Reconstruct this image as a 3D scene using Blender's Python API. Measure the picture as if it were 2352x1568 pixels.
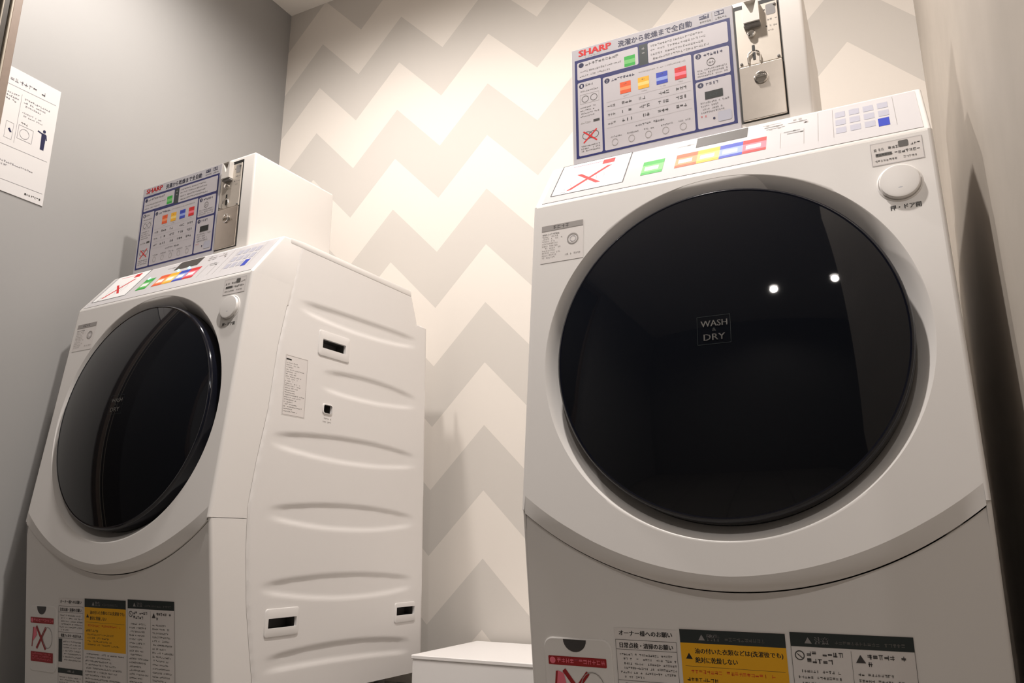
import bpy, bmesh, math, random
import numpy as np
from mathutils import Matrix, Vector

# ------------------------------------------------------------------ scene, camera, lights
for o in list(bpy.data.objects): bpy.data.objects.remove(o, do_unlink=True)
SC = bpy.context.scene
COL = SC.collection
random.seed(7)
R = math.radians
HC = 0.35                                   # camera height above the floor

FPX, CAM_Y = 1799.93, -1.8695
YAW, PITCH, ROLL = R(26.7897), R(14.6436), R(0.0958)
fwd = Vector((-math.sin(YAW)*math.cos(PITCH), math.cos(YAW)*math.cos(PITCH), math.sin(PITCH)))
rt = Vector((math.cos(YAW), math.sin(YAW), 0)); up = rt.cross(fwd)
rt2 = rt*math.cos(ROLL)+up*math.sin(ROLL); up2 = -rt*math.sin(ROLL)+up*math.cos(ROLL)
cam = bpy.data.cameras.new('camera'); camo = bpy.data.objects.new('camera', cam); COL.objects.link(camo)
m3 = Matrix((rt2, up2, -fwd)).transposed()
camo.matrix_world = Matrix.Translation((0, CAM_Y, HC)) @ m3.to_4x4()
cam.sensor_width = 36; cam.lens = FPX/2352*36; cam.clip_start = 0.02
SC.camera = camo

SC.view_settings.view_transform = 'Standard'; SC.view_settings.look = 'None'
SC.view_settings.gamma = 1; SC.view_settings.use_curve_mapping = False
SC.view_settings.exposure = -0.05
W = bpy.data.worlds.new('world'); SC.world = W; W.use_nodes = True
W.node_tree.nodes['Background'].inputs[0].default_value = (.9, .85, .8, 1)
W.node_tree.nodes['Background'].inputs[1].default_value = 0.02
CEIL = 1.9008+HC
# (x, y, watts, cone degrees, blend)
LAMPS = [(-1.32, -0.82, 56, 170, .7), (-0.48, -1.10, 116, 176, 1.0), (0.03, -2.80, 32, 150, .6), (0.65, -2.57, 10, 150, .6)]
LAMP_COL = (1.0, .93, .87)

# ------------------------------------------------------------------ helpers
MATS = {}
def lin(c):
    return tuple((v/12.92 if v <= .04045 else ((v+.055)/1.055)**2.4) for v in c)
def mat(name, rgb, rough=.5, metal=0., spec=.5, noise=0., nscale=40., emit=None, coat=0., bump=0., srgb=False, aniso=0.):
    if name in MATS: return MATS[name]
    if srgb: rgb = lin(rgb)
    m = bpy.data.materials.new(name); m.use_nodes = True
    nt = m.node_tree; b = nt.nodes['Principled BSDF']
    b.inputs['Base Color'].default_value = (*rgb, 1)
    b.inputs['Roughness'].default_value = rough
    b.inputs['Metallic'].default_value = metal
    b.inputs['Specular IOR Level'].default_value = spec
    b.inputs['Coat Weight'].default_value = coat
    b.inputs['Coat Roughness'].default_value = .03
    b.inputs['Anisotropic'].default_value = aniso
    if emit:
        b.inputs['Emission Color'].default_value = (*rgb, 1); b.inputs['Emission Strength'].default_value = emit
    if noise or bump:
        tc = nt.nodes.new('ShaderNodeTexCoord'); n = nt.nodes.new('ShaderNodeTexNoise')
        n.inputs['Scale'].default_value = nscale; n.inputs['Detail'].default_value = 4
        nt.links.new(tc.outputs['Object'], n.inputs['Vector'])
        if noise:
            mx = nt.nodes.new('ShaderNodeMix'); mx.data_type = 'RGBA'
            mx.inputs[6].default_value = (*[max(0, c*(1-noise)) for c in rgb], 1)
            mx.inputs[7].default_value = (*[min(1, c*(1+noise)) for c in rgb], 1)
            nt.links.new(n.outputs['Fac'], mx.inputs[0]); nt.links.new(mx.outputs[2], b.inputs['Base Color'])
        if bump:
            bp = nt.nodes.new('ShaderNodeBump'); bp.inputs['Strength'].default_value = bump; bp.inputs['Distance'].default_value = .002
            nt.links.new(n.outputs['Fac'], bp.inputs['Height']); nt.links.new(bp.outputs[0], b.inputs['Normal'])
    MATS[name] = m
    return m

def link(name, me, parent=None, loc=(0, 0, 0)):
    o = bpy.data.objects.new(name, me); COL.objects.link(o); o.parent = parent; o.location = loc
    return o
def mesh(name, verts, faces, mats, parent=None, midx=None, smooth=None, loc=(0, 0, 0)):
    me = bpy.data.meshes.new(name)
    me.from_pydata([tuple(v) for v in verts], [], faces)
    for m in (mats if isinstance(mats, (list, tuple)) else [mats]): me.materials.append(m)
    if midx is not None: me.polygons.foreach_set('material_index', midx)
    if smooth is not None:
        me.polygons.foreach_set('use_smooth', [True]*len(me.polygons)); me.update(); me.set_sharp_from_angle(angle=R(smooth))
    me.update()
    return link(name, me, parent, loc)
def bm_obj(name, bm, m, parent=None, smooth=None, loc=(0, 0, 0)):
    bmesh.ops.recalc_face_normals(bm, faces=bm.faces)
    me = bpy.data.meshes.new(name); bm.to_mesh(me); bm.free()
    me.materials.append(m)
    if smooth is not None:
        me.polygons.foreach_set('use_smooth', [True]*len(me.polygons)); me.update(); me.set_sharp_from_angle(angle=R(smooth))
    return link(name, me, parent, loc)
def box(bm, a, b, bev=0., seg=2):
    """axis box between corners a, b added to bm with bevelled edges"""
    t = bmesh.new(); bmesh.ops.create_cube(t, size=1)
    for v in t.verts: v.co = Vector([(a[i]+b[i])/2+v.co[i]*(b[i]-a[i]) for i in range(3)])
    if bev: bmesh.ops.bevel(t, geom=list(t.edges), offset=bev, segments=seg, affect='EDGES', profile=.5)
    merge(bm, t)
def merge(bm, t):
    vm = {v: bm.verts.new(v.co) for v in t.verts}
    for f in t.faces:
        try: bm.faces.new([vm[v] for v in f.verts])
        except ValueError: pass
    t.free()
def lathe(bm, prof, origin, axis, n=32, cap=True):
    """revolve (r,h) profile about axis at origin"""
    ax = Vector(axis).normalized(); t = Vector((1, 0, 0)) if abs(ax.x) < .9 else Vector((0, 1, 0))
    e1 = (t-ax*t.dot(ax)).normalized(); e2 = ax.cross(e1); og = Vector(origin)
    rings = []
    for r, h in prof:
        if r < 1e-6: rings.append([bm.verts.new(og+ax*h)])
        else: rings.append([bm.verts.new(og+ax*h+(e1*math.cos(2*math.pi*k/n)+e2*math.sin(2*math.pi*k/n))*r) for k in range(n)])
    for a, b in zip(rings, rings[1:]):
        for k in range(n):
            q = [a[k % len(a)], a[(k+1) % len(a)], b[(k+1) % len(b)], b[k % len(b)]]
            u = []
            for v in q:
                if v not in u: u.append(v)
            if len(u) > 2: bm.faces.new(u)
    if cap:
        for r in (rings[0], rings[-1]):
            if len(r) > 2:
                try: bm.faces.new(r)
                except ValueError: pass
def prism(bm, prof, x0, x1, bev=0., seg=2):
    """profile of (y,z) extruded along x"""
    t = bmesh.new()
    a = [t.verts.new((x0, y, z)) for y, z in prof]; b = [t.verts.new((x1, y, z)) for y, z in prof]
    n = len(prof); t.faces.new(a); t.faces.new(b[::-1])
    for i in range(n): t.faces.new((a[i], a[(i+1) % n], b[(i+1) % n], b[i]))
    bmesh.ops.recalc_face_normals(t, faces=t.faces)
    if bev: bmesh.ops.bevel(t, geom=list(t.edges), offset=bev, segments=seg, affect='EDGES', profile=.5)
    merge(bm, t)
def tag(o, label=None, cat=None, group=None, kind=None):
    for k, v in (('label', label), ('category', cat), ('group', group), ('kind', kind)):
        if v: o[k] = v
    return o
def empty(name, loc, rz=0.):
    o = bpy.data.objects.new(name, None); COL.objects.link(o); o.location = loc; o.rotation_euler = (0, 0, rz); o.empty_display_size = .1
    return o
def copy_tree(o, parent=None):
    c = o.copy(); COL.objects.link(c); c.parent = parent
    for ch in list(o.children): copy_tree(ch, c)
    return c

_txt = {}
def text_mesh(s):
    if s in _txt: return _txt[s]
    cu = bpy.data.curves.new('t', 'FONT'); cu.body = s; cu.resolution_u = 2
    o = bpy.data.objects.new('t', cu); COL.objects.link(o)
    bpy.context.view_layer.update()
    dg = bpy.context.evaluated_depsgraph_get(); me = bpy.data.meshes.new_from_object(o.evaluated_get(dg))
    v = [(p.co.x, p.co.y) for p in me.vertices]; f = [tuple(p.vertices) for p in me.polygons]
    bpy.data.objects.remove(o, do_unlink=True); bpy.data.curves.remove(cu); bpy.data.meshes.remove(me)
    x0, x1 = min(a for a, _ in v), max(a for a, _ in v); y0, y1 = min(b for _, b in v), max(b for _, b in v)
    _txt[s] = ([((a-x0)/(x1-x0), (b-y0)/(y1-y0)) for a, b in v], f)
    return _txt[s]

INK = {'navy': (.05, .06, .24), 'black': (.05, .05, .05), 'grey': (.37, .36, .35), 'midgrey': (.24, .23, .23), 'pale': (.62, .60, .59),
       'red': (.80, .06, .07), 'dred': (.60, .03, .06), 'white': (.93, .93, .93), 'cell': (.735, .715, .73), 'green': (.10, .62, .18), 'lgreen': (.42, .72, .40),
       'orange': (.86, .32, .08), 'lorange': (.90, .55, .35), 'yellow': (.90, .66, .05), 'lyellow': (.92, .80, .45), 'blue': (.12, .22, .68),
       'lblue': (.55, .62, .85), 'pink': (.92, .45, .52), 'slate': (.12, .16, .16), 'warn': (.93, .68, .02), 'lcd': (.02, .05, .03),
       'panelgrey': (.71, .70, .72), 'sticker': (.885, .865, .855), 'key': (.68, .68, .73), 'frame': (.07, .09, .36), 'display': (.22, .20, .18), 'tin': (.56, .55, .55), 'logo': (.2, .2, .19)}
def ink(n): return mat('ink_'+n, INK[n], rough=.45, srgb=True)

class Print:
    """flat print laid on a surface: f(a,b,off) -> point"""
    def __init__(s, f, base=.0003): s.f = f; s.v = []; s.fc = []; s.mi = []; s.mats = []; s.off = base
    def _m(s, c):
        m = ink(c)
        if m not in s.mats: s.mats.append(m)
        return s.mats.index(m)
    def poly(s, pts, c, up=True):
        if up: s.off += .000004
        i = len(s.v); s.v += [s.f(a, b, s.off) for a, b in pts]; s.fc.append(tuple(range(i, i+len(pts)))); s.mi.append(s._m(c))
    def rect(s, a0, b0, a1, b1, c): s.poly([(a0, b0), (a1, b0), (a1, b1), (a0, b1)], c)
    def rrect(s, a0, b0, a1, b1, c, r):
        p = []
        for cx, cy, t in ((a1-r, b1-r, 0), (a0+r, b1-r, 90), (a0+r, b0+r, 180), (a1-r, b0+r, 270)):
            p += [(cx+r*math.cos(R(t+k*22.5)), cy+r*math.sin(R(t+k*22.5))) for k in range(5)]
        s.poly(p, c)
    def ell(s, a, b, ra, rb, c, n=16): s.poly([(a+ra*math.cos(2*math.pi*k/n), b+rb*math.sin(2*math.pi*k/n)) for k in range(n)], c)
    def line(s, a0, b0, a1, b1, w, c):
        d = math.hypot(a1-a0, b1-b0); n = (-(b1-b0)/d*w/2, (a1-a0)/d*w/2)
        s.poly([(a0+n[0], b0+n[1]), (a0-n[0], b0-n[1]), (a1-n[0], b1-n[1]), (a1+n[0], b1+n[1])], c)
    def outline(s, a0, b0, a1, b1, w, c):
        s.line(a0, b0, a1, b0, w, c); s.line(a0, b1, a1, b1, w, c); s.line(a0, b0, a0, b1, w, c); s.line(a1, b0, a1, b1, w, c)
    def ring(s, a, b, ra, rb, w, c, n=20):
        s.off += .000004
        for k in range(n):
            t0, t1 = 2*math.pi*k/n, 2*math.pi*(k+1)/n
            s.poly([(a+ra*math.cos(t0), b+rb*math.sin(t0)), (a+ra*math.cos(t1), b+rb*math.sin(t1)), (a+(ra-w)*math.cos(t1), b+(rb-w)*math.sin(t1)), (a+(ra-w)*math.cos(t0), b+(rb-w)*math.sin(t0))], c, False)
    def text(s, st, a0, b0, a1, b1, c, bold=0):
        s.off += .000004
        if bold:
            for d in (-bold, bold): s.text(st, a0+d, b0, a1+d, b1, c)
        vs, fs = text_mesh(st); i = len(s.v); k = s._m(c)
        s.v += [s.f(a0+(a1-a0)*x, b0+(b1-b0)*y, s.off) for x, y in vs]
        for f in fs: s.fc.append(tuple(i+q for q in f)); s.mi.append(k)
    def strokes(s, a0, b0, a1, b1, c, fill=1.0, gaps=.12):
        """an illegibly small run of characters as short pen strokes"""
        s.off += .000004
        h = b1-b0; sg = 1 if h > 0 else -1; h = abs(h); bb = min(b0, b1); a = a0; end = a0+(a1-a0)*fill
        while a < end-h*.5:
            if random.random() > gaps:
                for q in range(random.choice((2, 3, 3, 4))):
                    if random.random() < .6:
                        y = bb+h*random.uniform(.05, .85); s.poly([(a+h*.05, y), (a+h*.85, y), (a+h*.85, y+h*.15), (a+h*.05, y+h*.15)], c, False)
                    else:
                        x = a+h*random.uniform(.1, .75); s.poly([(x, bb+h*.05), (x+h*.13, bb+h*.05), (x+h*.13, bb+h*.95), (x, bb+h*.95)], c, False)
            a += h*1.02
    def para(s, a0, btop, a1, n, pitch, h, c, bullet=False):
        for k in range(n):
            s.strokes(a0, btop-k*pitch-h, a1, btop-k*pitch, c, fill=1 if k < n-1 else random.uniform(.4, .9))
    def build(s, name, parent):
        return mesh(name, s.v, s.fc, s.mats, parent, s.mi)

# ------------------------------------------------------------------ materials
M_white = mat('white_enamel', (.80, .775, .755), rough=.33, noise=.01, nscale=3)
M_side = mat('white_steel_side', (.80, .775, .76), rough=.42, noise=.01, nscale=3)
M_box = mat('white_coin_housing', (.76, .73, .70), rough=.38, noise=.01, nscale=3)
M_ring = mat('recess_white', (.78, .755, .735), rough=.3)
M_black = mat('black_gasket', (.012, .012, .013), rough=.35)
M_glass = mat('smoked_door_glass', (.005, .006, .009), rough=.03, spec=.36)
M_rim = mat('black_door_rim', (.005, .006, .012), rough=.09, spec=.6)
M_film = mat('panel_film', (.60, .585, .60), rough=.16)
M_grey = mat('grey_plastic', (.22, .21, .20), rough=.5)
M_pocket_shade = mat('pocket_shade', (.07, .065, .06), rough=.6)  # shade inside the hand-hold and port recesses, put into the colour
M_steel = mat('brushed_steel', (.62, .56, .50), rough=.3, metal=1., noise=.06, nscale=90)
M_plate = mat('satin_steel', (.56, .51, .45), rough=.5, metal=.4, noise=.04, nscale=90)
M_funnel = mat('pale_satin_metal', (.78, .75, .71), rough=.35, metal=.3)
M_chrome = mat('bright_chrome', (.85, .83, .80), rough=.12, metal=1.)
M_slot = mat('dark_slot', (.01, .01, .01), rough=.6)
M_paper = mat('paper', (.62, .605, .60), rough=.75)
M_sticker = mat('sticker_film', (.76, .715, .69), rough=.3)
M_pcover = mat('white_cover', (.84, .82, .81), rough=.4)

# ------------------------------------------------------------------ the room
XL, XR = -1.8624, .1313
YB, YF, XFAR, YJ = 0., -3.7, 1.7, -1.235

def wall_mat():
    m = bpy.data.materials.new('chevron_wallpaper'); m.use_nodes = True; nt = m.node_tree; N = nt.nodes; L = nt.links
    b = N['Principled BSDF']; b.inputs['Roughness'].default_value = .7; b.inputs['Specular IOR Level'].default_value = .25
    tc = N.new('ShaderNodeTexCoord'); sp = N.new('ShaderNodeSeparateXYZ'); L.new(tc.outputs['Object'], sp.inputs[0])
    def mth(op, a, c=None):
        n = N.new('ShaderNodeMath'); n.operation = op
        for i, v in enumerate((a, c)):
            if v is None: continue
            if isinstance(v, (int, float)): n.inputs[i].default_value = v
            else: L.new(v, n.inputs[i])
        return n.outputs[0]
    u = mth('DIVIDE', mth('ADD', sp.outputs[0], 1.701+33.59), .3359)
    tri = mth('MULTIPLY', mth('PINGPONG', u, .5), 2.)
    val = mth('SUBTRACT', mth('SUBTRACT', 1.5539+HC, sp.outputs[2]), mth('MULTIPLY', tri, .1709))
    fr = mth('FRACT', mth('ADD', mth('DIVIDE', val, .1761*2), 50.))
    gr = mth('GREATER_THAN', fr, .5)
    mx = N.new('ShaderNodeMix'); mx.data_type = 'RGBA'
    mx.inputs[6].default_value = (.79, .74, .685, 1); mx.inputs[7].default_value = (.64, .605, .565, 1)
    L.new(gr, mx.inputs[0]); L.new(mx.outputs[2], b.inputs['Base Color'])
    n = N.new('ShaderNodeTexNoise'); n.inputs['Scale'].default_value = 220; L.new(tc.outputs['Object'], n.inputs['Vector'])
    bp = N.new('ShaderNodeBump'); bp.inputs['Strength'].default_value = .05; L.new(n.outputs['Fac'], bp.inputs['Height']); L.new(bp.outputs[0], b.inputs['Normal'])
    return m
M_greywall = mat('grey_paint', (.325, .32, .315), rough=.6, noise=.02, nscale=6, bump=.04)
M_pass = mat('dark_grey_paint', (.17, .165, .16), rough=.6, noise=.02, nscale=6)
M_ceil = mat('ceiling_paint', (.86, .82, .77), rough=.8, noise=.01, nscale=5)
def concrete():
    m = mat('concrete_paint', (.43, .39, .345), rough=.62, noise=.14, nscale=9, bump=.15); return m
M_conc = concrete()
def floor_mat():
    m = bpy.data.materials.new('floor_tile'); m.use_nodes = True; nt = m.node_tree; b = nt.nodes['Principled BSDF']
    tc = nt.nodes.new('ShaderNodeTexCoord'); br = nt.nodes.new('ShaderNodeTexBrick'); br.inputs['Scale'].default_value = 2.2
    br.offset = 0; br.inputs['Color1'].default_value = (.20, .185, .165, 1); br.inputs['Color2'].default_value = (.23, .21, .19, 1); br.inputs['Mortar'].default_value = (.09, .08, .07, 1)
    br.inputs['Mortar Size'].default_value = .008
    br.inputs['Brick Width'].default_value = 1.; br.inputs['Row Height'].default_value = 1.
    nt.links.new(tc.outputs['Object'], br.inputs['Vector']); nt.links.new(br.outputs['Color'], b.inputs['Base Color']); b.inputs['Roughness'].default_value = .5
    return m
def struct(name, a, b, m):
    bm = bmesh.new(); box(bm, a, b); o = bm_obj(name, bm, m); o['kind'] = 'structure'; return o
T = .1
struct('wall_back', (XL-T, YB, 0), (XR+T, YB+T, CEIL), wall_mat())
struct('wall_left', (XL-T, YF, 0), (XL, YB, CEIL), M_greywall)
struct('wall_right', (XR, YJ, 0), (XR+T, YB, CEIL), M_conc)
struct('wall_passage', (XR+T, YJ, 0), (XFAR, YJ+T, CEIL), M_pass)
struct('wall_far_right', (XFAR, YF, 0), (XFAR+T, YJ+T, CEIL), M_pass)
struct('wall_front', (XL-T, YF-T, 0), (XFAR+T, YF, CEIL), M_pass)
struct('floor', (XL-T, YF-T, -T), (XFAR+T, YB+T, 0), floor_mat())
struct('ceiling', (XL-T, YF-T, CEIL), (XFAR+T, YB+T, CEIL+T), M_ceil)

# wooden door frame standing proud of the left wall, beside the notice
fr = empty('trim_1', (XL, -.939, 0)); fr['kind'] = 'structure'
M_wood = mat('brown_wood', (.19, .14, .108), rough=.5, noise=.12, nscale=60)
M_woodd = mat('dark_bronze', (.035, .028, .02), rough=.35)
M_woodl = mat('pale_edge', (.36, .32, .26), rough=.4)
for nm, y0, y1, d, m in (('casing', 0, -.0195, .05, M_wood), ('edge_bead', -.0195, -.0245, .052, M_woodl), ('dark_strip', -.0245, -.040, .044, M_woodd),
                         ('edge_bead', -.040, -.0435, .050, M_woodl), ('door_stile', -.0435, -.16, .040, M_woodd)):
    bm = bmesh.new(); box(bm, (.0, y1, 0), (d, y0, 2.1), .0012, 1); bm_obj(nm, bm, m, fr)
bm = bmesh.new(); box(bm, (0, -.98, 0), (.03, -.16, 2.1), .002, 1); bm_obj('door_leaf', bm, mat('dark_door', (.06, .056, .052), rough=.45), fr)
bm = bmesh.new(); box(bm, (0, -1.02, 0), (.05, -.98, 2.1), .002, 1); bm_obj('casing', bm, M_wood, fr)
bm = bmesh.new(); box(bm, (0, -1.02, 2.1), (.05, 0, 2.16), .002, 1); bm_obj('head_casing', bm, M_wood, fr)

# ceiling downlights: recessed trim ring, lens, and the lamp itself
for i, (x, y, w, cone, bl) in enumerate(LAMPS):
    r = empty('downlight', (x, y, CEIL))
    tag(r, ['recessed round ceiling downlight above the front of the left washer', 'recessed round ceiling downlight above the front of the right washer',
            'recessed round ceiling downlight in the passage, in line with the right wall', 'recessed round ceiling downlight farthest right in the passage'][i], 'downlight', 'ceiling downlights')
    bm = bmesh.new(); lathe(bm, [(.050, -.001), (.062, -.001), (.062, -.006), (.050, -.009), (.046, -.004)], (0, 0, 0), (0, 0, 1), 40, False)
    bm_obj('trim_ring', bm, M_pcover, r, 40)
    bm = bmesh.new(); lathe(bm, [(.049, -.0015), (.046, -.004), (0, -.005)], (0, 0, 0), (0, 0, 1), 40)
    bm_obj('lens', bm, mat('lamp_lens', LAMP_COL, emit=14.), r, 40)
    ld = bpy.data.lights.new('downlight_lamp', 'SPOT'); ld.energy = w; ld.spot_size = R(cone); ld.spot_blend = bl; ld.color = LAMP_COL; ld.shadow_soft_size = .04
    lo = bpy.data.objects.new('downlight_lamp', ld); COL.objects.link(lo); lo.location = (0, 0, -.05); lo.parent = r

# ------------------------------------------------------------------ washer-dryer
Z1, Y2, Z2, Y3, Z3 = .4018, .0511, .9053, .1316, 1.012
Y4, Z4, Y5, Z5, Y6, Z6, ZB = .5938, 1.018, .6270, .9358, .6670, .9295, .05
HW = .300
DZ, DR = .6246, .2464                        # door centre height, glass radius
NS = Vector((0, -(Z2-Z1), Y2)).normalized()  # outward normal of the slanted front
VS = Vector((0, Y2, Z2-Z1)).normalized()
NP = Vector((0, -(Z3-Z2), Y3-Y2)).normalized(); PL = math.hypot(Z3-Z2, Y3-Y2)
NL = Vector((0, -1, -.1403)).normalized()
def yS(z): return Y2*(z-Z1)/(Z2-Z1)
def curve_in(x): return .0035*max(0, (abs(x)-.17)/.13)**2
def yL(x, z): return .1403*(Z1-z)+curve_in(x)
def seam(x): return .293+(.47-math.sqrt(.47**2-x*x))
def chin(x): return seam(x)+.026-.006*(1-min(1, abs(x)/.22))
SEAMZ = [.05, .10, .158, .238, .346, .428, .514, .623, .761, .912, 1.03]
SEAMY = [.145, .138, .125, .109, .096, .092, .104, .124, .137, .165, .185]
def ys(z): return float(np.interp(z, SEAMZ, SEAMY))
def f_slant(x, z, off): return Vector((x, yS(z), z))+NS*off
def f_panel(x, t, off): return Vector((x, Y2, Z2))+Vector((0, Y3-Y2, Z3-Z2))*t+NP*off
def f_lower(x, z, off): return Vector((x, yL(x, z), z))+NL*off
def f_side(y, z, off): return Vector((HW+off, y, z))

def yb(z): return .672+.019*(Z6-z)/(Z6-ZB)      # rear edge of the side panels
def make_washer():
    root = empty('washer_dryer', (0, 0, 0))
    # ---- slanted front panel with the round door recess
    V, F = [], []
    def inside(x, z): return abs(x) <= HW-.006 and z <= Z2-.003 and z >= chin(x)
    xe = HW-.006
    corners = [math.atan2(z-DZ, x) for x, z in ((xe, Z2-.003), (-xe, Z2-.003), (-xe, chin(xe)), (xe, chin(xe)))]
    ang = sorted([2*math.pi*k/200-math.pi for k in range(200)]+corners)
    def bound(t):
        lo, hi = .2, .6
        for _ in range(40):
            md = (lo+hi)/2
            if inside(md*math.cos(t), DZ+md*math.sin(t)): lo = md
            else: hi = md
        return lo
    RO = .269
    ring = [(RO-.025, .030), (RO-.0195, .023), (RO-.011, .0125), (RO-.0015, .0008)]
    rows = []
    for r, d in ring:
        rows.append([f_slant(r*math.cos(t), DZ+r*math.sin(t), -d) for t in ang])
    for k in (0, .04, .3, .65, 1):
        rows.append([f_slant(*( (RO+(max(bound(t), RO+.001)-RO)*k)*math.cos(t), DZ+(RO+(max(bound(t), RO+.001)-RO)*k)*math.sin(t)), 0) for t in ang])
    n = len(ang)
    for rw in rows: V += rw
    for a in range(len(rows)-1):
        for k in range(n): F.append((a*n+k, a*n+(k+1) % n, (a+1)*n+(k+1) % n, (a+1)*n+k))
    def strip(cols):
        """cols: list of point lists (same length) joined to quads"""
        i = len(V); m_ = len(cols[0])
        for c in cols: V.extend(c)
        for a in range(len(cols)-1):
            for k in range(m_-1): F.append((i+a*m_+k, i+a*m_+k+1, i+(a+1)*m_+k+1, i+(a+1)*m_+k))
    # chin: bevel from the slanted face down to the curved seam
    xs = np.linspace(-xe, xe, 61)
    cols = []
    for q in range(9):
        t = q/8; cc = []
        for x in xs:
            a = f_slant(x, chin(x), 0); b = Vector((x, yL(x, seam(x)+.0006)-.002, seam(x)+.0006)); c_ = f_slant(x, seam(x)+.001, 0)
            w = .55*max(0, 1-(abs(x)/.27)**2) if x > 0 else .55*max(0, 1-(abs(x)/.32)**2)
            k = (a+b)/2*(1-w)+c_*w
            cc.append(a*(1-t)**2+k*2*t*(1-t)+b*t*t)
        cols.append(cc)
    cols.append([p+Vector((0, .006, .0002)) for p in cols[-1]]); cols.append([p+Vector((0, .03, .01)) for p in cols[-1]])
    strip(cols)
    # flanks with a rounded front edge
    for s in (-1, 1):
        zs = [Z1+.0005+(Z2-.001-Z1)*k/24 for k in range(25)]
        cols = []
        for q in range(6):
            a = q/5*math.pi/2
            cols.append([Vector((s*(xe+.006*math.sin(a)), yS(z)+.006*(1-math.cos(a)), z)) for z in zs])
        cols.append([Vector((s*HW, max(yS(z)+.012, ys(z)-.002), z)) for z in zs])
        cols.append([Vector((s*(HW-.004), max(yS(z)+.012, ys(z)-.001), z)) for z in zs])
        strip(cols)
        # small corner facet from flank to chin
        strip([[Vector((s*xe, yS(chin(xe)), chin(xe))), Vector((s*xe, .0, Z1-.002))], [Vector((s*HW, yS(chin(xe))+.006, chin(xe))), Vector((s*HW, .008, Z1))]])
    strip([[f_slant(x, Z2-.003, 0) for x in xs], [f_slant(x, Z2+.002, -.004) for x in xs], [Vector((x, Y2+.05, Z2+.002)) for x in xs]])
    mesh('front_panel', V, F, M_white, root, smooth=28)
    # ---- lower front panel
    V, F = [], []
    xs = np.concatenate([np.linspace(-xe, -.16, 13), np.linspace(-.14, .14, 15), np.linspace(.16, xe, 13)])
    nz = 14
    rows = []
    rows.append([Vector((x, yL(x, seam(x))+.02, seam(x)-.0013)) for x in xs])
    for k in range(nz+1):
        rows.append([Vector((x, yL(x, 0)+0, 0)) if False else Vector((x, yL(x, seam(x)-.0013+(ZB-seam(x)+.0013)*k/nz)+(.0015 if k == 0 else 0), seam(x)-.0013+(ZB-seam(x)+.0013)*k/nz)) for x in xs])
    rows.append([Vector((x, yL(x, ZB)+.1, ZB)) for x in xs])
    strip(rows)
    for s in (-1, 1):
        zs = [ZB+(Z1-.0005-ZB)*k/18 for k in range(19)]
        cols = []
        for q in range(6):
            a = q/5*math.pi/2
            cols.append([Vector((s*(xe+.006*math.sin(a)), yL(xe, z)+.006*(1-math.cos(a)), z)) for z in zs])
        cols.append([Vector((s*HW, ys(z)-.002, z)) for z in zs]); cols.append([Vector((s*(HW-.004), ys(z)-.001, z)) for z in zs])
        strip(cols)
        strip([[Vector((s*xe, yL(xe, Z1-.0005)+0, Z1-.0005)), Vector((s*HW, yL(xe, Z1)+.006, Z1-.0005))], [Vector((s*xe, .09, Z1-.0005)), Vector((s*HW, .09, Z1-.0005))]])
    mesh('lower_panel', V, F, M_white, root, smooth=28)
    # ---- inner core and lid
    bm = bmesh.new(); box(bm, (-.255, .16, ZB+.004), (.255, .65, .925)); box(bm, (-.296, .145, .925), (.296, .59, 1.0))
    box(bm, (-.285, .10, ZB+.004), (.285, .16, .30))
    bm_obj('cabinet', bm, M_side, root)
    bm = bmesh.new(); prism(bm, [(.150, 1.0), (.150, 1.0135), (.19, 1.017), (Y4, 1.017), (Y4+.004, 1.0)], -HW, HW, .0035, 2)
    bm_obj('top_panel', bm, M_white, root, 40)
    bm = bmesh.new(); prism(bm, [(yb(ZB)-.004, ZB+.01), (yb(Z6)-.004, Z6), (Y5, Z5), (Y4+.003, 1.0), (.585, 1.0), (.585, ZB+.01)], -.262, .262)
    bm_obj('rear_panel', bm, M_side, root)
    # ---- embossed side panels
    rib_pts = [([(.19, .532), (.287, .536), (.389, .54), (.501, .541), (.625, .542)], [(.179, .506), (.252, .499), (.34, .495), (.447, .495), (.627, .512)]),
               ([(.272, .387), (.349, .395), (.454, .397), (.547, .392), (.634, .381)], [(.285, .34), (.354, .334), (.458, .335), (.55, .34), (.636, .349)]),
               ([(.136, .228), (.222, .239), (.313, .243), (.412, .245), (.521, .241), (.642, .23)], [(.139, .2), (.227, .188), (.318, .182), (.417, .181), (.525, .185), (.644, .195)]),
               ([(.141, .078), (.237, .089), (.326, .094), (.424, .093), (.531, .087), (.645, .075)], [(.132, .054), (.242, .04), (.331, .033), (.428, .031), (.535, .036), (.645, .049)]),
               ([(.138, -.071), (.21, -.063), (.339, -.057), (.435, -.057), (.541, -.063), (.645, -.073)], [(.136, -.091), (.214, -.103), (.299, -.112), (.44, -.116), (.545, -.112), (.645, -.103)]),
               ([(.16, -.211), (.225, -.205), (.307, -.2), (.398, -.199), (.497, -.204), (.645, -.219)], [(.171, -.244), (.269, -.243), (.401, -.244), (.645, -.256)])]
    ribs = []
    for tp, bt in rib_pts:
        ribs.append((np.polyfit([a for a, _ in tp], [b+HC for _, b in tp], 2), np.polyfit([a for a, _ in bt], [b+HC for _, b in bt], 2), tp[0][0], min(tp[-1][0], .64)))
    holes = [(.268, .345, .787, .808), (.284, .311, .640, .659), (.166, .243, .191, .210), (.578, .650, .187, .206)]
    ys_ = sorted(set([round(v, 5) for v in np.arange(.088, .6911, .0052)]+[h for q in holes for h in q[:2]]+[.692]))
    zs_ = sorted(set([round(v, 5) for v in np.arange(ZB, 1.0, .0045)]+[h for q in holes for h in q[2:]]+[1.0]))
    def ss(v): v = np.clip(v, 0, 1); return v*v*(3-2*v)
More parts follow.
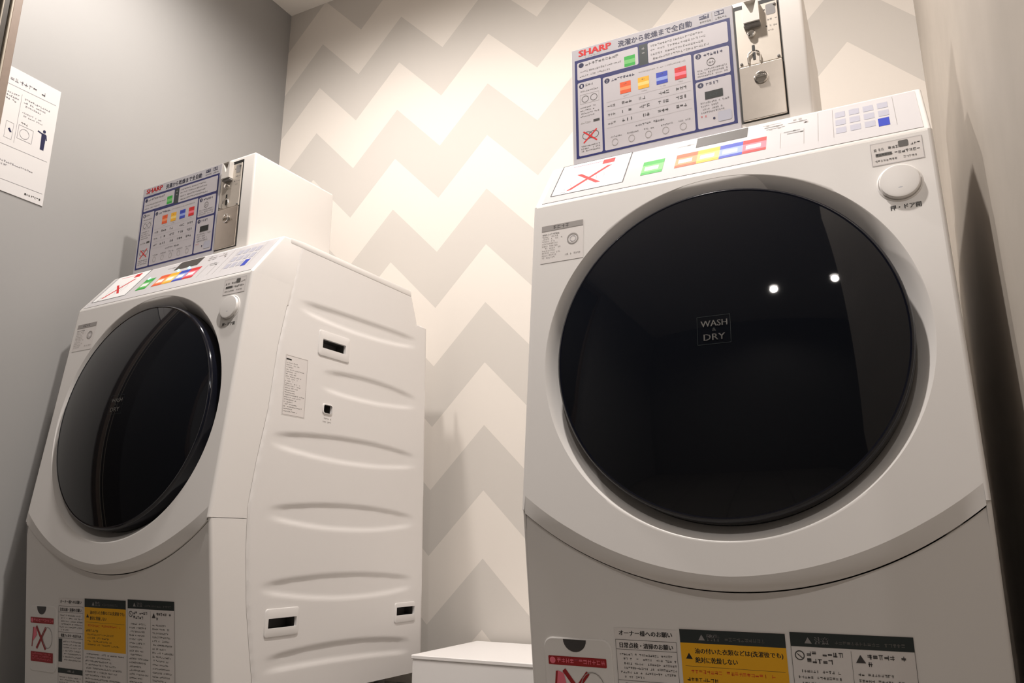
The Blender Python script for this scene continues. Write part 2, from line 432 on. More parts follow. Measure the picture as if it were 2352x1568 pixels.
    YY, ZZ = np.meshgrid(ys_, zs_)
    E = np.zeros_like(YY)
    for t, b, y0, y1 in ribs:
        d = ss((np.polyval(t, YY)-ZZ)/.010)*ss((ZZ-np.polyval(b, YY))/.010)*ss((YY-y0+.01)/.07)*ss((y1+.012-YY)/.07)
        E -= .0042*d
    front = np.array([ys(z)+.0015 for z in zs_])[:, None]
    back = np.array([yb(z) if z < Z6 else (Y5-(z-Z5)/(Z4-Z5)*(Y5-Y4) if z > Z5 else Y5) for z in zs_])[:, None]
    YC = np.minimum(np.maximum(YY, front), back)
    # soft roll at the panel edge
    E -= .003*(1-ss((YC-front)/.004)) + .004*(1-ss((back-YC)/.006))
    V = np.stack([HW+E, YC, ZZ], -1).reshape(-1, 3); nc = len(ys_); F = []
    for i in range(len(zs_)-1):
        zc = (zs_[i]+zs_[i+1])/2
        for j in range(nc-1):
            yc = (ys_[j]+ys_[j+1])/2
            if any(a < yc < b and c < zc < d for a, b, c, d in holes): continue
            if max(YC[i, j+1]-YC[i, j], YC[i+1, j+1]-YC[i+1, j]) < 1e-6: continue
            F.append((i*nc+j, i*nc+j+1, (i+1)*nc+j+1, (i+1)*nc+j))
    sp = mesh('side_panel', V, F, M_side, root, smooth=35)
    so = link('side_panel', sp.data, root); so.scale = (-1, 1, 1)
    # groove behind the front seam (dark gap), both sides
    for s in (-1, 1):
        V = []
        for z in np.linspace(ZB+.002, .90, 30): V += [(s*(HW-.0035), ys(z)-.006, z), (s*(HW-.0035), ys(z)+.008, z)]
        mesh('seam_gasket', V, [(2*k, 2*k+1, 2*k+3, 2*k+2) for k in range(29)], mat('seam_grey', (.5, .47, .45), rough=.7), root)
    # hand-hold pockets
    def handle(name, o4, h4, deep=.03):
        (a0, a1, b0, b1), (y0, y1, z0, z1) = o4, h4
        V = []; F = []
        def rr(a0, a1, b0, b1, r, x):
            p = []
            for cy, cz, t in ((a1-r, b1-r, 0), (a0+r, b1-r, 90), (a0+r, b0+r, 180), (a1-r, b0+r, 270)):
                p += [(x, cy+r*math.cos(R(t+k*30)), cz+r*math.sin(R(t+k*30))) for k in range(4)]
            return p
        loops = [rr(a0, a1, b0, b1, .006, HW-.001), rr(a0+.001, a1-.001, b0+.001, b1-.001, .006, HW+.0022), rr(a0+.003, a1-.003, b0+.003, b1-.003, .005, HW+.003), rr(y0, y1, z0, z1, .001, HW+.0026), rr(y0, y1, z0, z1, .001, HW-.004)]
        for l in loops: V += l
        for a in range(4):
            for k in range(16): F.append((a*16+k, a*16+(k+1) % 16, (a+1)*16+(k+1) % 16, (a+1)*16+k))
        h = mesh(name, V, F, M_side, root, smooth=30)
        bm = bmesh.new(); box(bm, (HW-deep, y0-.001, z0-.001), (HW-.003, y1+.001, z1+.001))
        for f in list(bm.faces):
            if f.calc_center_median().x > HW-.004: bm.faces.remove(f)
        bm_obj('pocket', bm, M_pocket_shade, h)
    handle('hand_hold', (.255, .360, .768, .828), holes[0])
    handle('hand_hold', (.157, .251, .174, .229), holes[2])
    handle('hand_hold', (.571, .654, .170, .217), holes[3])
    handle('service_port', (.281, .314, .637, .662), holes[1])
    # stickers on the side
    p = Print(f_side); p.rect(.160, .618, .228, .750, 'sticker'); st = p.build('rating_sticker', root)
    p = Print(f_side, .0004); p.rect(.163, .738, .178, .7415, 'black')
    for k in range(22): p.strokes(.164, .731-k*.005, .164+random.uniform(.02, .06), .7335-k*.005, 'grey')
    p.outline(.162, .620, .226, .748, .0006, 'pale'); p.build('lettering', st)
    p = Print(f_side); p.strokes(.284, .626, .312, .630, 'pale'); p.strokes(.284, .618, .312, .622, 'pale'); p.build('port_mark', root)
    # ---- feet
    for sx in (-.24, .24):
        for y in (.19, .60):
            bm = bmesh.new(); lathe(bm, [(.026, 0), (.027, .008), (.022, .014), (.013, .016), (.013, .056)], (0, 0, 0), (0, 0, 1), 20)
            bm_obj('foot', bm, M_grey, root, 40, (sx, y, 0))
    # ---- door
    c = f_slant(0, DZ, 0)
    bm = bmesh.new(); lathe(bm, [(.246, -.026), (.2464, -.003), (.2460, .0015), (.2445, .0048), (.2420, .0065), (.2395, .0060), (.239, .003)], c, NS, 128, False)
    door = bm_obj('door', bm, M_rim, root, 40)
    prof = []; h = .0355; rr_ = .2405; RS = (rr_*rr_+h*h)/(2*h)
    for k in range(15):
        r = rr_*(1-k/14); prof.append((r, .0058+math.sqrt(RS*RS-r*r)-(RS-h)))
    bm = bmesh.new(); lathe(bm, prof, c, NS, 128, False); bm_obj('glass', bm, M_glass, door, 60)
    def f_dome(a, b, off):
        r2 = a*a+b*b; return c+Vector((a, 0, 0))+VS*b+NS*(.0058+math.sqrt(RS*RS-r2)-(RS-h)+off)
    p = Print(f_dome, .0006); p.text('WASH', -.016, .0135, .020, .0225, 'grey', .0002); p.text('&', -.0005, .0065, .0045, .011, 'logo'); p.text('DRY', -.0125, -.0065, .0165, .0025, 'grey', .0002)
    p.outline(-.021, -.012, .024, .029, .0004, 'slate'); p.build('lettering', door)
    bm = bmesh.new(); lathe(bm, [(.248, -.028), (.200, -.028)], c, NS, 96, False); bm_obj('door_gasket', bm, M_black, root)
    # ---- door-open button
    b = f_slant(.2515, .829, 0)
    bm = bmesh.new(); lathe(bm, [(.0285, -.004), (.0285, .0005), (.0268, .0015), (.0262, .000)], b, NS, 48, False); bb = bm_obj('button_collar', bm, M_white, root, 30)
    bm = bmesh.new(); lathe(bm, [(.0255, -.003), (.0255, .005), (.0243, .0068), (.0215, .0072), (0, .0066)], b, NS, 48, False); bt = bm_obj('door_button', bm, M_white, root, 30)
    p = Print(f_slant, .0069); p.ell(.2515, .816, .005, .0035, 'key'); p.build('dimple', bt)
    p = Print(f_slant); p.text('押・ドア開', .236, .789, .2735, .7965, 'midgrey', .00025); p.build('button_lettering', root)
    # ---- stickers on the slanted front
    p = Print(f_slant, .0004); p.rect(.2205, .861, .2860, .897, 'sticker'); st = p.build('notice_sticker', root)
    p = Print(f_slant, .0007); p.strokes(.2245, .8835, .255, .888, 'midgrey'); p.rrect(.256, .884, .2685, .894, 'grey', .002); p.strokes(.271, .884, .283, .888, 'midgrey')
    p.rect(.2265, .8750, .247, .8795, 'grey'); p.strokes(.227, .8755, .247, .879, 'black'); p.strokes(.250, .8745, .2835, .879, 'midgrey'); p.strokes(.2245, .866, .283, .8695, 'grey')
    p.outline(.2212, .8617, .2853, .8963, .0004, 'panelgrey'); p.build('lettering', st)
    p = Print(f_slant, .0004); p.rect(-.2835, .797, -.2085, .866, 'sticker'); st = p.build('detergent_sticker', root)
    p = Print(f_slant, .0007); p.rect(-.2825, .855, -.2095, .865, 'pale'); p.strokes(-.262, .8565, -.235, .8635, 'midgrey'); p.strokes(-.281, .8475, -.250, .8505, 'grey')
    for k in range(10): p.strokes(-.281, .8435-k*.0042, -.281+random.uniform(.022, .036), .846-k*.0042, 'pale')
    p.ring(-.227, .834, .010, .010, .0022, 'pale'); p.ring(-.2265, .834, .0055, .0055, .001, 'panelgrey'); p.strokes(-.24, .806, -.212, .809, 'pale'); p.build('lettering', st)
    # ---- control panel
    bm = bmesh.new(); prism(bm, [(yS(Z2-.02)+.0002, Z2-.02), (Y2+.0002, Z2), (Y3, Z3), (.200, 1.0145), (.200, Z2-.05), (Y2+.02, Z2-.05)], -HW+.0012, HW-.0012, .004, 3); cp = bm_obj('control_panel', bm, M_white, root, 30)
    f = f_panel
    V = [f(-.286, .04, .0006), f(.290, .04, .0006), f(.290, .95, .0006), f(-.286, .95, .0006), f(-.286, .04, -.001), f(.290, .04, -.001), f(.290, .95, -.001), f(-.286, .95, -.001)]
    mesh('panel_film', V, [(0, 1, 2, 3), (0, 4, 5, 1), (1, 5, 6, 2), (2, 6, 7, 3), (3, 7, 4, 0)], M_film, cp)
    p = Print(f, .0009); p.rect(-.0335, .70, .0487, .955, 'display'); p.build('display', cp)
    p = Print(f, .0009)
    # no-children warning card
    p.rrect(-.2755, .185, -.146, .995, 'midgrey', .006); p.rrect(-.2735, .20, -.148, .98, 'white', .006)
    p.strokes(-.258, .84, -.208, .92, 'pink'); p.rect(-.198, .82, -.176, .94, 'red'); p.strokes(-.174, .86, -.160, .92, 'pink')
    p.ring(-.222, .45, .024, .19, .0012, 'pale'); p.ring(-.202, .50, .016, .16, .0012, 'pale')
    for k in range(3): p.strokes(-.262, .29-k*.03, -.235, .31-k*.03, 'pale')
    def bar(a0, b0, a1, b1, w, c):
        p.poly([(a0-w/2, b0), (a0+w/2, b0), (a1+w/2, b1), (a1-w/2, b1)], c)
    bar(-.245, .26, -.182, .76, .009, 'red'); bar(-.236, .66, -.193, .33, .009, 'red')
    p.build('warning_card', cp)
    def btn(a0, a1, b0, b1, c, lc, name='course_button'):
        p = Print(f, .0009)
        p.rect(a0, b0, a1, b1, lc); p.rect(a0, b1-(b1-b0)*.30, a1, b1, c); p.rect(a0, b0, a1, b0+(b1-b0)*.18, c); p.strokes(a0+.009, b1-.075, a0+.024, b1-.025, 'slate')
        p.rect(a0+.005, b0+(b1-b0)*.30, a1-.008, b0+(b1-b0)*.58, 'white')
        p.build(name, cp)
    btn(-.1185, -.0825, .26, .60, 'green', 'lgreen', 'start_button')
    btn(-.0625, -.0275, .27, .60, 'orange', 'lorange'); btn(-.0275, .0078, .27, .60, 'yellow', 'lyellow'); btn(.0078, .0436, .27, .60, 'blue', 'lblue'); btn(.0436, .0791, .27, .60, 'red', 'pink')
    p = Print(f, .0009)
    p.strokes(-.07, .80, -.04, .84, 'pale'); p.strokes(-.055, .86, -.045, .90, 'pink')
    p.build('lettering', cp); p = Print(f, .0009)
    for k, c in ((0, 'pale'), (1, 'pale'), (2, 'pale')): p.strokes(.070+k*.003, .86-k*.06, .146, .895-k*.06, c)
    p.outline(.100, .22, .134, .60, .0006, 'pale'); p.strokes(.103, .58, .130, .61, 'grey'); p.strokes(.108, .52, .130, .55, 'grey')
    p.build('lettering', cp); p = Print(f, .0009)
    p.line(.154, .20, .1545, .92, .0006, 'pale'); p.strokes(.157, .66, .170, .72, 'slate'); p.build('lettering', cp); p = Print(f, .0009)
    p.outline(.1755, .21, .2590, .915, .0005, 'pale'); p.strokes(.178, .855, .243, .89, 'grey')
    for r_ in range(3):
        for q in range(4):
            a, b = .179+q*.0195, .685-r_*.2
            k = Print(f, .0009)
            if q == 3 and r_ == 2: k.rect(.2358, .245, .2505, .435, 'blue'); k.strokes(.238, .32, .249, .36, 'lblue')
            else: k.rect(a, b, a+.014, b+.14, 'key'); k.strokes(a+.004, b+.045, a+.0105, b+.10, 'grey')
            k.build('keypad_key', cp)
    p.build('lettering', cp)
    # ---- caution labels on the lower panel
    f = f_lower
    p = Print(f, .0005); p.rect(-.1685, .052, -.0815, .2425, 'sticker'); st = p.build('owner_label', root)
    p = Print(f, .0008)
    p.text('オーナー様へのお願い', -.162, .2325, -.088, .2395, 'midgrey', .00025); p.outline(-.1675, .052, -.083, .227, .0005, 'grey')
    p.text('日常点検・清掃のお願い', -.162, .2165, -.088, .2235, 'midgrey', .00025); p.line(-.1675, .2145, -.083, .2145, .0005, 'grey')
    for k in range(6): p.strokes(-.163 if k in (0, 4) else -.158, .2065-k*.0058, -.086, .2095-k*.0058, 'grey', fill=1 if k < 5 else .4)
    p.text('乾燥フィルターのお手入れ', -.158, .1650, -.088, .1715, 'midgrey', .00025); p.line(-.1675, .1630, -.083, .1630, .0005, 'grey'); p.line(-.1675, .1745, -.083, .1745, .0005, 'grey')
    p.rect(-.166, .115, -.154, .161, 'slate')
    for k in range(7): p.strokes(-.15, .1545-k*.006, -.088, .1575-k*.006, 'grey')
    p.rect(-.1675, .093, -.083, .103, 'slate'); p.strokes(-.140, .0955, -.11, .1005, 'pale')
    for k in range(6): p.strokes(-.163, .084-k*.0055, -.09, .087-k*.0055, 'grey')
    p.build('lettering', st); p = Print(f, .0005); p.rect(-.0785, .052, .0575, .2455, 'sticker'); st = p.build('warning_label', root); p = Print(f, .0008)
    p.rect(-.0775, .144, .0565, .2445, 'warn'); p.rect(-.0775, .2275, .0565, .2445, 'slate')
    def tri(a, b, w, c): p.poly([(a, b), (a+w, b), (a+w/2, b+w*.85)], c)
    tri(-.053, .2315, .0085, 'tin'); p.text('警告', -.042, .2310, -.026, .2395, 'tin', .00025); p.strokes(-.019, .2315, .034, .2365, 'grey')
    tri(-.0715, .2075, .009, 'black'); p.text('油の付いた衣類などは(洗濯後でも)', -.059, .2135, .052, .2215, 'slate', .00025); p.text('絶対に乾燥しない', -.059, .203, -.005, .2105, 'slate', .00025)
    p.strokes(-.066, .1895, .046, .1945, 'orange'); p.line(-.073, .1985, .053, .1985, .0004, 'slate'); p.strokes(-.072, .1795, -.024, .1845, 'black')
    for k in range(4): p.strokes(-.067, .173-k*.0065, .05, .1765-k*.0065, 'slate', fill=random.uniform(.5, 1))
    for k in range(12): p.strokes(-.074, .135-k*.0068, .054, .1385-k*.0068, 'grey', fill=random.uniform(.6, 1))
    p.build('lettering', st); p = Print(f, .0005); p.rect(.0615, .052, .202, .248, 'sticker'); st = p.build('caution_label', root); p = Print(f, .0008)
    p.outline(.0625, .054, .201, .247, .0005, 'grey'); p.rect(.0625, .2305, .201, .247, 'slate'); tri(.079, .2345, .0085, 'tin'); p.text('注意', .091, .2340, .107, .2425, 'tin', .00025); p.strokes(.114, .2345, .19, .239, 'grey')
    p.ring(.072, .220, .0058, .0058, .0012, 'midgrey'); p.line(.069, .222, .075, .217, .001, 'midgrey'); p.strokes(.080, .2195, .1225, .2255, 'midgrey'); p.strokes(.080, .211, .113, .217, 'midgrey')
    p.line(.1315, .056, .1315, .228, .0004, 'grey'); tri(.136, .215, .011, 'midgrey'); p.strokes(.149, .2195, .194, .2255, 'midgrey'); p.strokes(.149, .211, .17, .217, 'midgrey')
    for k in range(20):
        p.strokes(.068, .2-k*.0072, .128, .2035-k*.0072, 'grey', fill=random.uniform(.6, 1)); p.strokes(.137, .2-k*.0072, .197, .2035-k*.0072, 'grey', fill=random.uniform(.6, 1))
    p.build('lettering', st)
    # drain-filter flap with its warning print
    V, F = [], []
    def rr(a0, b0, a1, b1, r, off):
        o = []
        for cx, cy, t in ((a1-r, b1-r, 0), (a0+r, b1-r, 90), (a0+r, b0+r, 180), (a1-r, b0+r, 270)):
            o += [f(cx+r*math.cos(R(t+k*18)), cy+r*math.sin(R(t+k*18)), off) for k in range(6)]
        return o
    l0, l1 = rr(-.277, .09, -.174, .2255, .014, -.002), rr(-.277, .09, -.174, .2255, .014, .0012); l2 = rr(-.2755, .0915, -.1755, .224, .013, .002)
    V = l0+l1+l2; k_ = len(l0)
    F = [(a*k_+k, a*k_+(k+1) % k_, (a+1)*k_+(k+1) % k_, (a+1)*k_+k) for a in range(2) for k in range(k_)]+[tuple(range(2*k_, 3*k_))]
    fl = mesh('filter_flap', V, F, M_white, root, smooth=25)
    p = Print(f, .0021); p.poly([(-.246, .2235)]+[(-.2285+.0175*math.cos(t), .2235+.0165*math.sin(t)) for t in np.linspace(math.pi, 2*math.pi, 14)], 'midgrey'); p.build('finger_notch', fl)
    p = Print(f, .0023); p.rrect(-.2705, .1885, -.1825, .2005, 'dred', .0015); p.ell(-.264, .1945, .0045, .0045, 'pink'); p.strokes(-.257, .1915, -.186, .198, 'pink')
    p.line(-.2475, .1825, -.2115, .136, .006, 'dred'); p.line(-.211, .1805, -.246, .137, .006, 'dred')
    p.poly([(-.258, .181), (-.248, .178), (-.245, .165), (-.252, .158), (-.262, .150)], 'pink'); p.line(-.2585, .180, -.264, .140, .003, 'dred')
    p.ring(-.205, .160, .018, .022, .0012, 'pale'); p.rrect(-.268, .110, -.184, .130, 'dred', .0015)
    for k in range(3): p.strokes(-.262, .1245-k*.0052, -.19, .128-k*.0052, 'pink')
    p.build('lettering', fl)
    # inlet fitting on the rear of the top
    bm = bmesh.new(); box(bm, (.135, .565, 1.0165), (.175, .592, 1.050), .004); lathe(bm, [(.010, 0), (.010, .03), (.013, .03), (.013, .042)], (.155, .592, 1.034), (0, 1, 0), 20)
    bm_obj('hose_inlet', bm, M_grey, root, 40)
    return root

def make_coin_box():
    root = empty('coin_box', (0, 0, 0))
    CW, CD, CH = .409, .275, .2532
    bm = bmesh.new(); box(bm, (-.010, 0, 0), (CW, CD, CH), .006, 3); bm_obj('housing', bm, M_box, root, 35)
    def f(x, z, off): return Vector((x, -off, CH+z))
    # instruction board
    bm = bmesh.new(); box(bm, (-.0065, -.0022, .004), (.2955, .002, CH-.004), .0010, 1); bd = bm_obj('instruction_board', bm, mat('board_white', INK['panelgrey'], rough=.3, srgb=True), root)
    p = Print(f, .0024)
    p.text('SHARP', .0085, -.0215, .0720, -.0085, 'red', .0011); p.strokes(.020, -.0265, .05, -.0235, 'pale')
    p.text('洗濯から乾燥まで全自動', .0865, -.0245, .2235, -.0115, 'navy', .0003); p.rect(.2375, -.0165, .2545, -.0085, 'navy'); p.strokes(.2375, -.0165, .2545, -.0085, 'panelgrey'); p.rect(.2645, -.0165, .2805, -.0085, 'navy'); p.strokes(.2645, -.0165, .2805, -.0085, 'panelgrey')
    p.strokes(.238, -.0245, .257, -.0205, 'grey'); p.strokes(.265, -.0245, .284, -.0205, 'grey'); p.line(.2595, -.025, .2595, -.008, .0008, 'pale')
    p.rect(-.0005, -.2330, .2897, -.0285, 'frame')
    C = lambda a0, b0, a1, b1: p.rrect(a0, b0, a1, b1, 'cell', .003)
    C(.0045, -.0715, .1235, -.0345); C(.1420, -.0750, .2845, -.0335); p.rect(.1255, -.0755, .1415, -.033, 'slate'); p.strokes(.1305, -.066, .1370, -.060, 'tin'); p.strokes(.1305, -.055, .1370, -.049, 'tin'); p.strokes(.1305, -.0445, .1370, -.0385, 'tin')
    C(.0045, -.2290, .0505, -.0775); C(.0545, -.2290, .2190, -.0800); C(.2235, -.1340, .2845, -.0820); C(.2235, -.2290, .2845, -.1390)
    def num(a, b, s): p.ell(a, b, .0052, .0052, 'navy'); s and p.text(s, a-.0017, b-.003, a+.0017, b+.003, 'cell')
    num(.0125, -.0412, None); num(.0125, -.0855, '1'); num(.0625, -.0885, '2'); num(.2315, -.0890, '3'); num(.2320, -.1465, '4')
    p.strokes(.0205, -.045, .095, -.0385, 'midgrey'); p.strokes(.010, -.0575, .09, -.0535, 'grey'); p.strokes(.009, -.0665, .07, -.063, 'grey')
    p.rect(.0970, -.0560, .1175, -.0485, 'green'); p.rect(.0970, -.0640, .1175, -.0560, 'lgreen'); p.rect(.0970, -.0700, .1175, -.0640, 'green')
    for k in range(4): p.strokes(.146, -.0435-k*.009, .28, -.039-k*.009, 'grey', fill=random.uniform(.65, .98))
    p.strokes(.020, -.088, .036, -.083, 'midgrey'); p.strokes(.010, -.099, .046, -.0955, 'grey'); p.ring(.019, -.114, .007, .007, .0012, 'grey'); p.ring(.036, -.114, .007, .007, .0012, 'grey'); p.outline(.009, -.123, .046, -.104, .0006, 'pale')
    for k in range(4): p.strokes(.009, -.133-k*.006, .046, -.130-k*.006, 'grey', fill=random.uniform(.5, 1))
    p.rect(.034, -.165, .046, -.160, 'midgrey'); p.strokes(.009, -.165, .03, -.161, 'pale')
    p.ring(.0215, -.190, .010, .008, .0012, 'grey'); p.ring(.034, -.190, .010, .008, .0012, 'grey'); p.line(.014, -.181, .040, -.203, .0026, 'red'); p.line(.040, -.180, .014, -.204, .0026, 'red')
    for k in range(3): p.strokes(.009, -.212-k*.005, .046, -.209-k*.005, 'grey')
    p.strokes(.071, -.092, .118, -.0865, 'navy'); p.strokes(.123, -.0905, .21, -.0875, 'pale')
    for a, c, lc in ((.0870, 'orange', 'lorange'), (.1210, 'yellow', 'lyellow'), (.1550, 'blue', 'lblue'), (.1885, 'red', 'pink')):
        p.rect(a, -.1230, a+.0205, -.0995, c); p.rect(a, -.1160, a+.0205, -.1095, lc); p.strokes(a+.007, -.1055, a+.0135, -.1025, 'slate')
        p.strokes(a+.006, -.129, a+.016, -.1265, 'pale')
        for k in range(3): p.strokes(a+random.uniform(-.001, .003), -.1445-k*.0175, a+.0215, -.138-k*.0175, 'midgrey', gaps=.05)
    for k in range(3): p.strokes(.062, -.144-k*.0175, .079, -.139-k*.0175, 'grey')
    for k in range(4): p.line(.060, -.1325-k*.0175, .215, -.1325-k*.0175, .0003, 'pale')
    p.strokes(.113, -.1955, .165, -.1915, 'midgrey')
    for k in range(5): a = .066+k*.031; p.ring(a+.008, -.216, .006, .007, .0009, 'pale'); p.strokes(a, -.206, a+.02, -.203, 'grey')
    p.strokes(.2405, -.092, .275, -.0865, 'navy'); p.ring(.2525, -.105, .0075, .0075, .001, 'grey'); p.strokes(.2485, -.107, .257, -.1025, 'grey')
    for k in range(3): p.strokes(.228, -.119-k*.0055, .28, -.116-k*.0055, 'grey')
    p.strokes(.241, -.149, .262, -.1435, 'navy'); p.rect(.2385, -.1755, .2690, -.1610, 'lcd'); p.strokes(.246, -.171, .262, -.166, 'slate')
    for k in range(4): p.strokes(.23, -.183-k*.006, .28, -.180-k*.006, 'grey', fill=random.uniform(.6, 1))
    p.strokes(.229, -.209, .24, -.2055, 'red'); p.ell(.2515, -.214, .002, .002, 'navy'); p.rrect(.258, -.2225, .281, -.204, 'key', .003)
    p.build('lettering', bd)
    # steel coin mechanism
    bm = bmesh.new(); box(bm, (.2962, -.0012, CH-.2365), (.3712, .001, CH-.0110)); bm_obj('mechanism_surround', bm, M_slot, root)
    bm = bmesh.new(); box(bm, (.2990, -.0035, CH-.1322), (.3690, 0, CH-.0200), .0008, 1); up_ = bm_obj('coin_plate', bm, M_plate, root)
    bm = bmesh.new(); box(bm, (.2990, -.0050, CH-.2350), (.3690, 0, CH-.1336), .0012, 2); dr = bm_obj('cash_door', bm, M_steel, root)
    # reject chute block with funnel
    V = [(.3135, -.016, -.0125), (.3395, -.016, -.0125), (.3395, -.016, -.0560), (.3135, -.016, -.0560)]
    bm = bmesh.new()
    zt, zb = CH-.0150, CH-.0570
    fo = [(.3135, zt), (.3400, zt), (.3400, zb), (.3135, zb)]; fi = [(.3165, zt-.001), (.3370, zt-.001), (.3300, zb+.016), (.3265, zb+.016)]
    A = [bm.verts.new((x, -.0035, z)) for x, z in fo]; B = [bm.verts.new((x, -.016, z)) for x, z in fo]; Cc = [bm.verts.new((x, -.016, z)) for x, z in fi]; D = [bm.verts.new((x+(.326-x)*.3, -.006, z)) for x, z in fi]
    for k in range(4):
        q = (k+1) % 4; bm.faces.new((A[k], A[q], B[q], B[k])); bm.faces.new((B[k], B[q], Cc[q], Cc[k])); bm.faces.new((Cc[k], Cc[q], D[q], D[k]))
    bm.faces.new(D); bm_obj('coin_funnel', bm, M_funnel, up_)
    bm = bmesh.new(); box(bm, (.3130, -.013, CH-.0625), (.3405, -.0035, CH-.0580), .0008, 1); bm_obj('funnel_lip', bm, M_grey, up_)
    bm = bmesh.new(); lathe(bm, [(.0068, .003), (.0068, .008), (.005, .010), (0, .0105)], (.3242, 0, CH-.0745), (0, -1, 0), 24); bm_obj('return_button', bm, M_chrome, up_, 35)
    bm = bmesh.new(); box(bm, (.3226, -.0042, CH-.1060), (.3270, -.0030, CH-.0955)); box(bm, (.3228, -.0042, CH-.1230), (.3272, -.0030, CH-.1095)); bm_obj('coin_slot', bm, M_slot, up_)
    bm = bmesh.new()
    for sx in (-1, 1):
        pts = [(.325+sx*.004, -.1085), (.325+sx*.0085, -.112), (.325+sx*.0100, -.119), (.325+sx*.0095, -.130)]
        for (x0, z0), (x1, z1) in zip(pts, pts[1:]):
            d = Vector((x1-x0, 0, z1-z0)); lathe(bm, [(.0014, -.0006), (.0014, d.length+.0006)], (x0, -.006, CH+z0), d, 10)
    bm_obj('slot_guard', bm, M_chrome, up_, 40)
    for x, z in ((.3640, -.1275), (.3035, -.1265), (.3645, -.0265)):
        bm = bmesh.new(); lathe(bm, [(.0024, .003), (.0024, .0046), (.0014, .0054), (0, .0055)], (x, 0, CH+z), (0, -1, 0), 16); bm_obj('screw', bm, M_grey, up_, 35)
    p = Print(f, .0037); p.rrect(.350, -.045, .3655, -.024, 'tin', .003); p.ell(.3475, -.0335, .0013, .0013, 'black'); p.ell(.3490, -.0660, .0013, .0013, 'black'); p.strokes(.354, -.068, .366, -.065, 'tin'); p.strokes(.351, -.056, .366, -.052, 'tin'); p.strokes(.351, -.0765, .36, -.0735, 'tin'); p.build('lettering', up_)
    bm = bmesh.new(); lathe(bm, [(.0115, .005), (.0115, .0068), (.0102, .0078), (.0098, .0068), (0, .0062)], (.3335, 0, CH-.1605), (0, -1, 0), 32); lk = bm_obj('cash_lock', bm, M_chrome, dr, 35)
    bm = bmesh.new(); box(bm, (.3250, -.0128, CH-.1625), (.3420, -.0060, CH-.1590), .0006, 1); bm_obj('lock_bar', bm, M_chrome, lk)
    return root

def place(o, x, y, deg, base=None):
    o.location = (x, y, 0); o.rotation_euler = (0, 0, R(deg)); return o
XRW, YRW, TRW = -.2208, -.8056, .4509
XLW, YLW, TLW = -1.4791, -.7728, -2.7848
wr = make_washer()
wl = copy_tree(wr)
place(wr, XRW, YRW, TRW); place(wl, XLW, YLW, TLW)
tag(wr, 'white washer-dryer with round smoked door seen front-on beside the concrete right wall', 'washer', 'washer-dryers under coin boxes')
tag(wl, 'white washer-dryer in the left corner showing its embossed side panel', 'washer', 'washer-dryers under coin boxes')
cr = make_coin_box(); cl = copy_tree(cr)
def on_top(o, x, y, deg):
    t = R(deg); c, s = math.cos(t), math.sin(t); lx, ly = -.2612, .161
    o.location = (x+c*lx-s*ly, y+s*lx+c*ly, 1.0172); o.rotation_euler = (0, 0, t)
on_top(cr, XRW, YRW, TRW); on_top(cl, XLW, YLW, TLW)
tag(cr, 'white coin payment box standing on the right washer, its steel plate nearest the camera', 'coin box', 'coin boxes on the washers')
tag(cl, 'white coin payment box standing on the left washer with its plain side visible', 'coin box', 'coin boxes on the washers')

# lit programme lamps on the left washer's panel
cpl = [c for c in wl.children if c.name.startswith('control_panel')][0]
M_led = mat('lit_lamp', (.45, .95, .85), emit=2.2)
for a, b in ((-.108, .60), (-.012, .66), (.026, .66)):
    V = [f_panel(a+.0035*math.cos(k*math.pi/6), b+.035*math.sin(k*math.pi/6), .0022) for k in range(12)]
    mesh('indicator_lamp', V, [tuple(range(12))], M_led, cpl)

# ------------------------------------------------------------------ low white cover box between the washers
pb = empty('cover_box', (-.82, -.17, 0)); tag(pb, 'low white box on the floor between the two washers', 'box')
bm = bmesh.new(); box(bm, (-.211, -.145, 0), (.20, .148, .109), .002, 1); bm_obj('body', bm, M_pcover, pb)
bm = bmesh.new(); box(bm, (-.213, -.147, .1095), (.202, .150, .118), .0015, 1); bm_obj('lid', bm, M_pcover, pb)

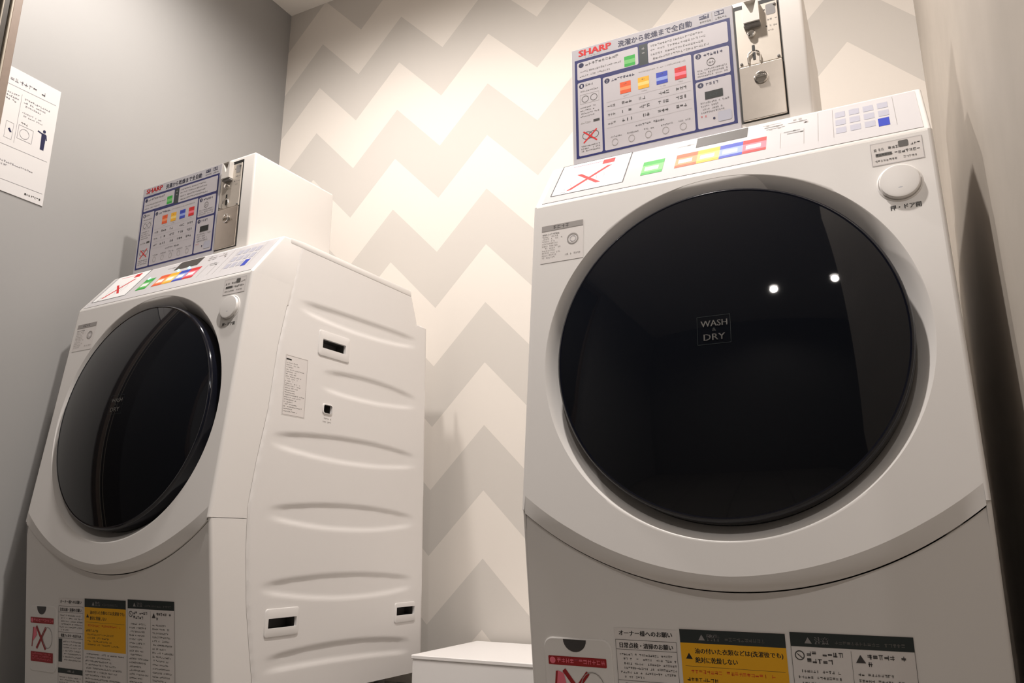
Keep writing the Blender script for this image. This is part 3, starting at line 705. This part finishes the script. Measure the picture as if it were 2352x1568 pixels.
# ------------------------------------------------------------------ notice on the left wall
def f_wall(a, b, off): return Vector((XL+.0008+off, -.785+a, .818+HC+b))
nt_ = empty('wall_notice', (XL, -.785, .818+HC)); tag(nt_, 'white printed instruction notice on the left wall beside the brown frame', 'notice')
def f_note(a, b, off): return Vector((.0008+off, a, b))
bm = bmesh.new(); box(bm, (.0002, -.212, 0), (.0022, 0, .321), .0004, 1); bm_obj('sheet', bm, M_paper, nt_)
INK['note'] = (.52, .51, .53)
p = Print(f_note, .0017)
p.line(-.205, .272, -.008, .277, .0009, 'note'); p.line(-.205, .115, -.007, .118, .0009, 'note'); p.line(-.205, .027, -.006, .031, .0009, 'note')
p.line(-.093, .13, -.093, .262, .0007, 'note')
p.strokes(-.205, .285, -.03, .296, 'note')
for k in range(3): p.strokes(-.086, .251-k*.009, -.022, .256-k*.009, 'note', fill=1-.15*k); p.strokes(-.2, .251-k*.009, -.1, .256-k*.009, 'note')
for k in range(2): p.strokes(-.086, .215-k*.008, -.035, .219-k*.008, 'note')
p.strokes(-.085, .186, -.066, .192, 'grey'); p.outline(-.088, .146, -.052, .182, .0008, 'note'); p.ring(-.072, .163, .012, .013, .001, 'note'); p.outline(-.118, .135, -.1, .178, .0006, 'note')
p.poly([(-.112, .160), (-.106, .152), (-.102, .154), (-.108, .163)], 'navy')
# pictogram of a standing person pointing at the machine
p.ell(-.0255, .1935, .0038, .0045, 'navy', 12)
p.poly([(-.0315, .1875), (-.0205, .1875), (-.0200, .166), (-.0305, .166)], 'navy')
p.poly([(-.0305, .166), (-.0200, .166), (-.0205, .143), (-.0300, .143)], 'navy')
p.line(-.029, .1850, -.042, .1885, .0035, 'navy'); p.line(-.0205, .186, -.0175, .172, .003, 'navy')
for k in range(2): p.strokes(-.2, .073-k*.009, -.035 if k == 0 else -.1, .078-k*.009, 'note')
p.rect(-.048, .0115, -.044, .0165, 'logo'); p.strokes(-.0435, .0115, -.0125, .0165, 'grey', gaps=0); p.rect(-.0120, .0115, -.0085, .0165, 'logo')
p.build('print', nt_)
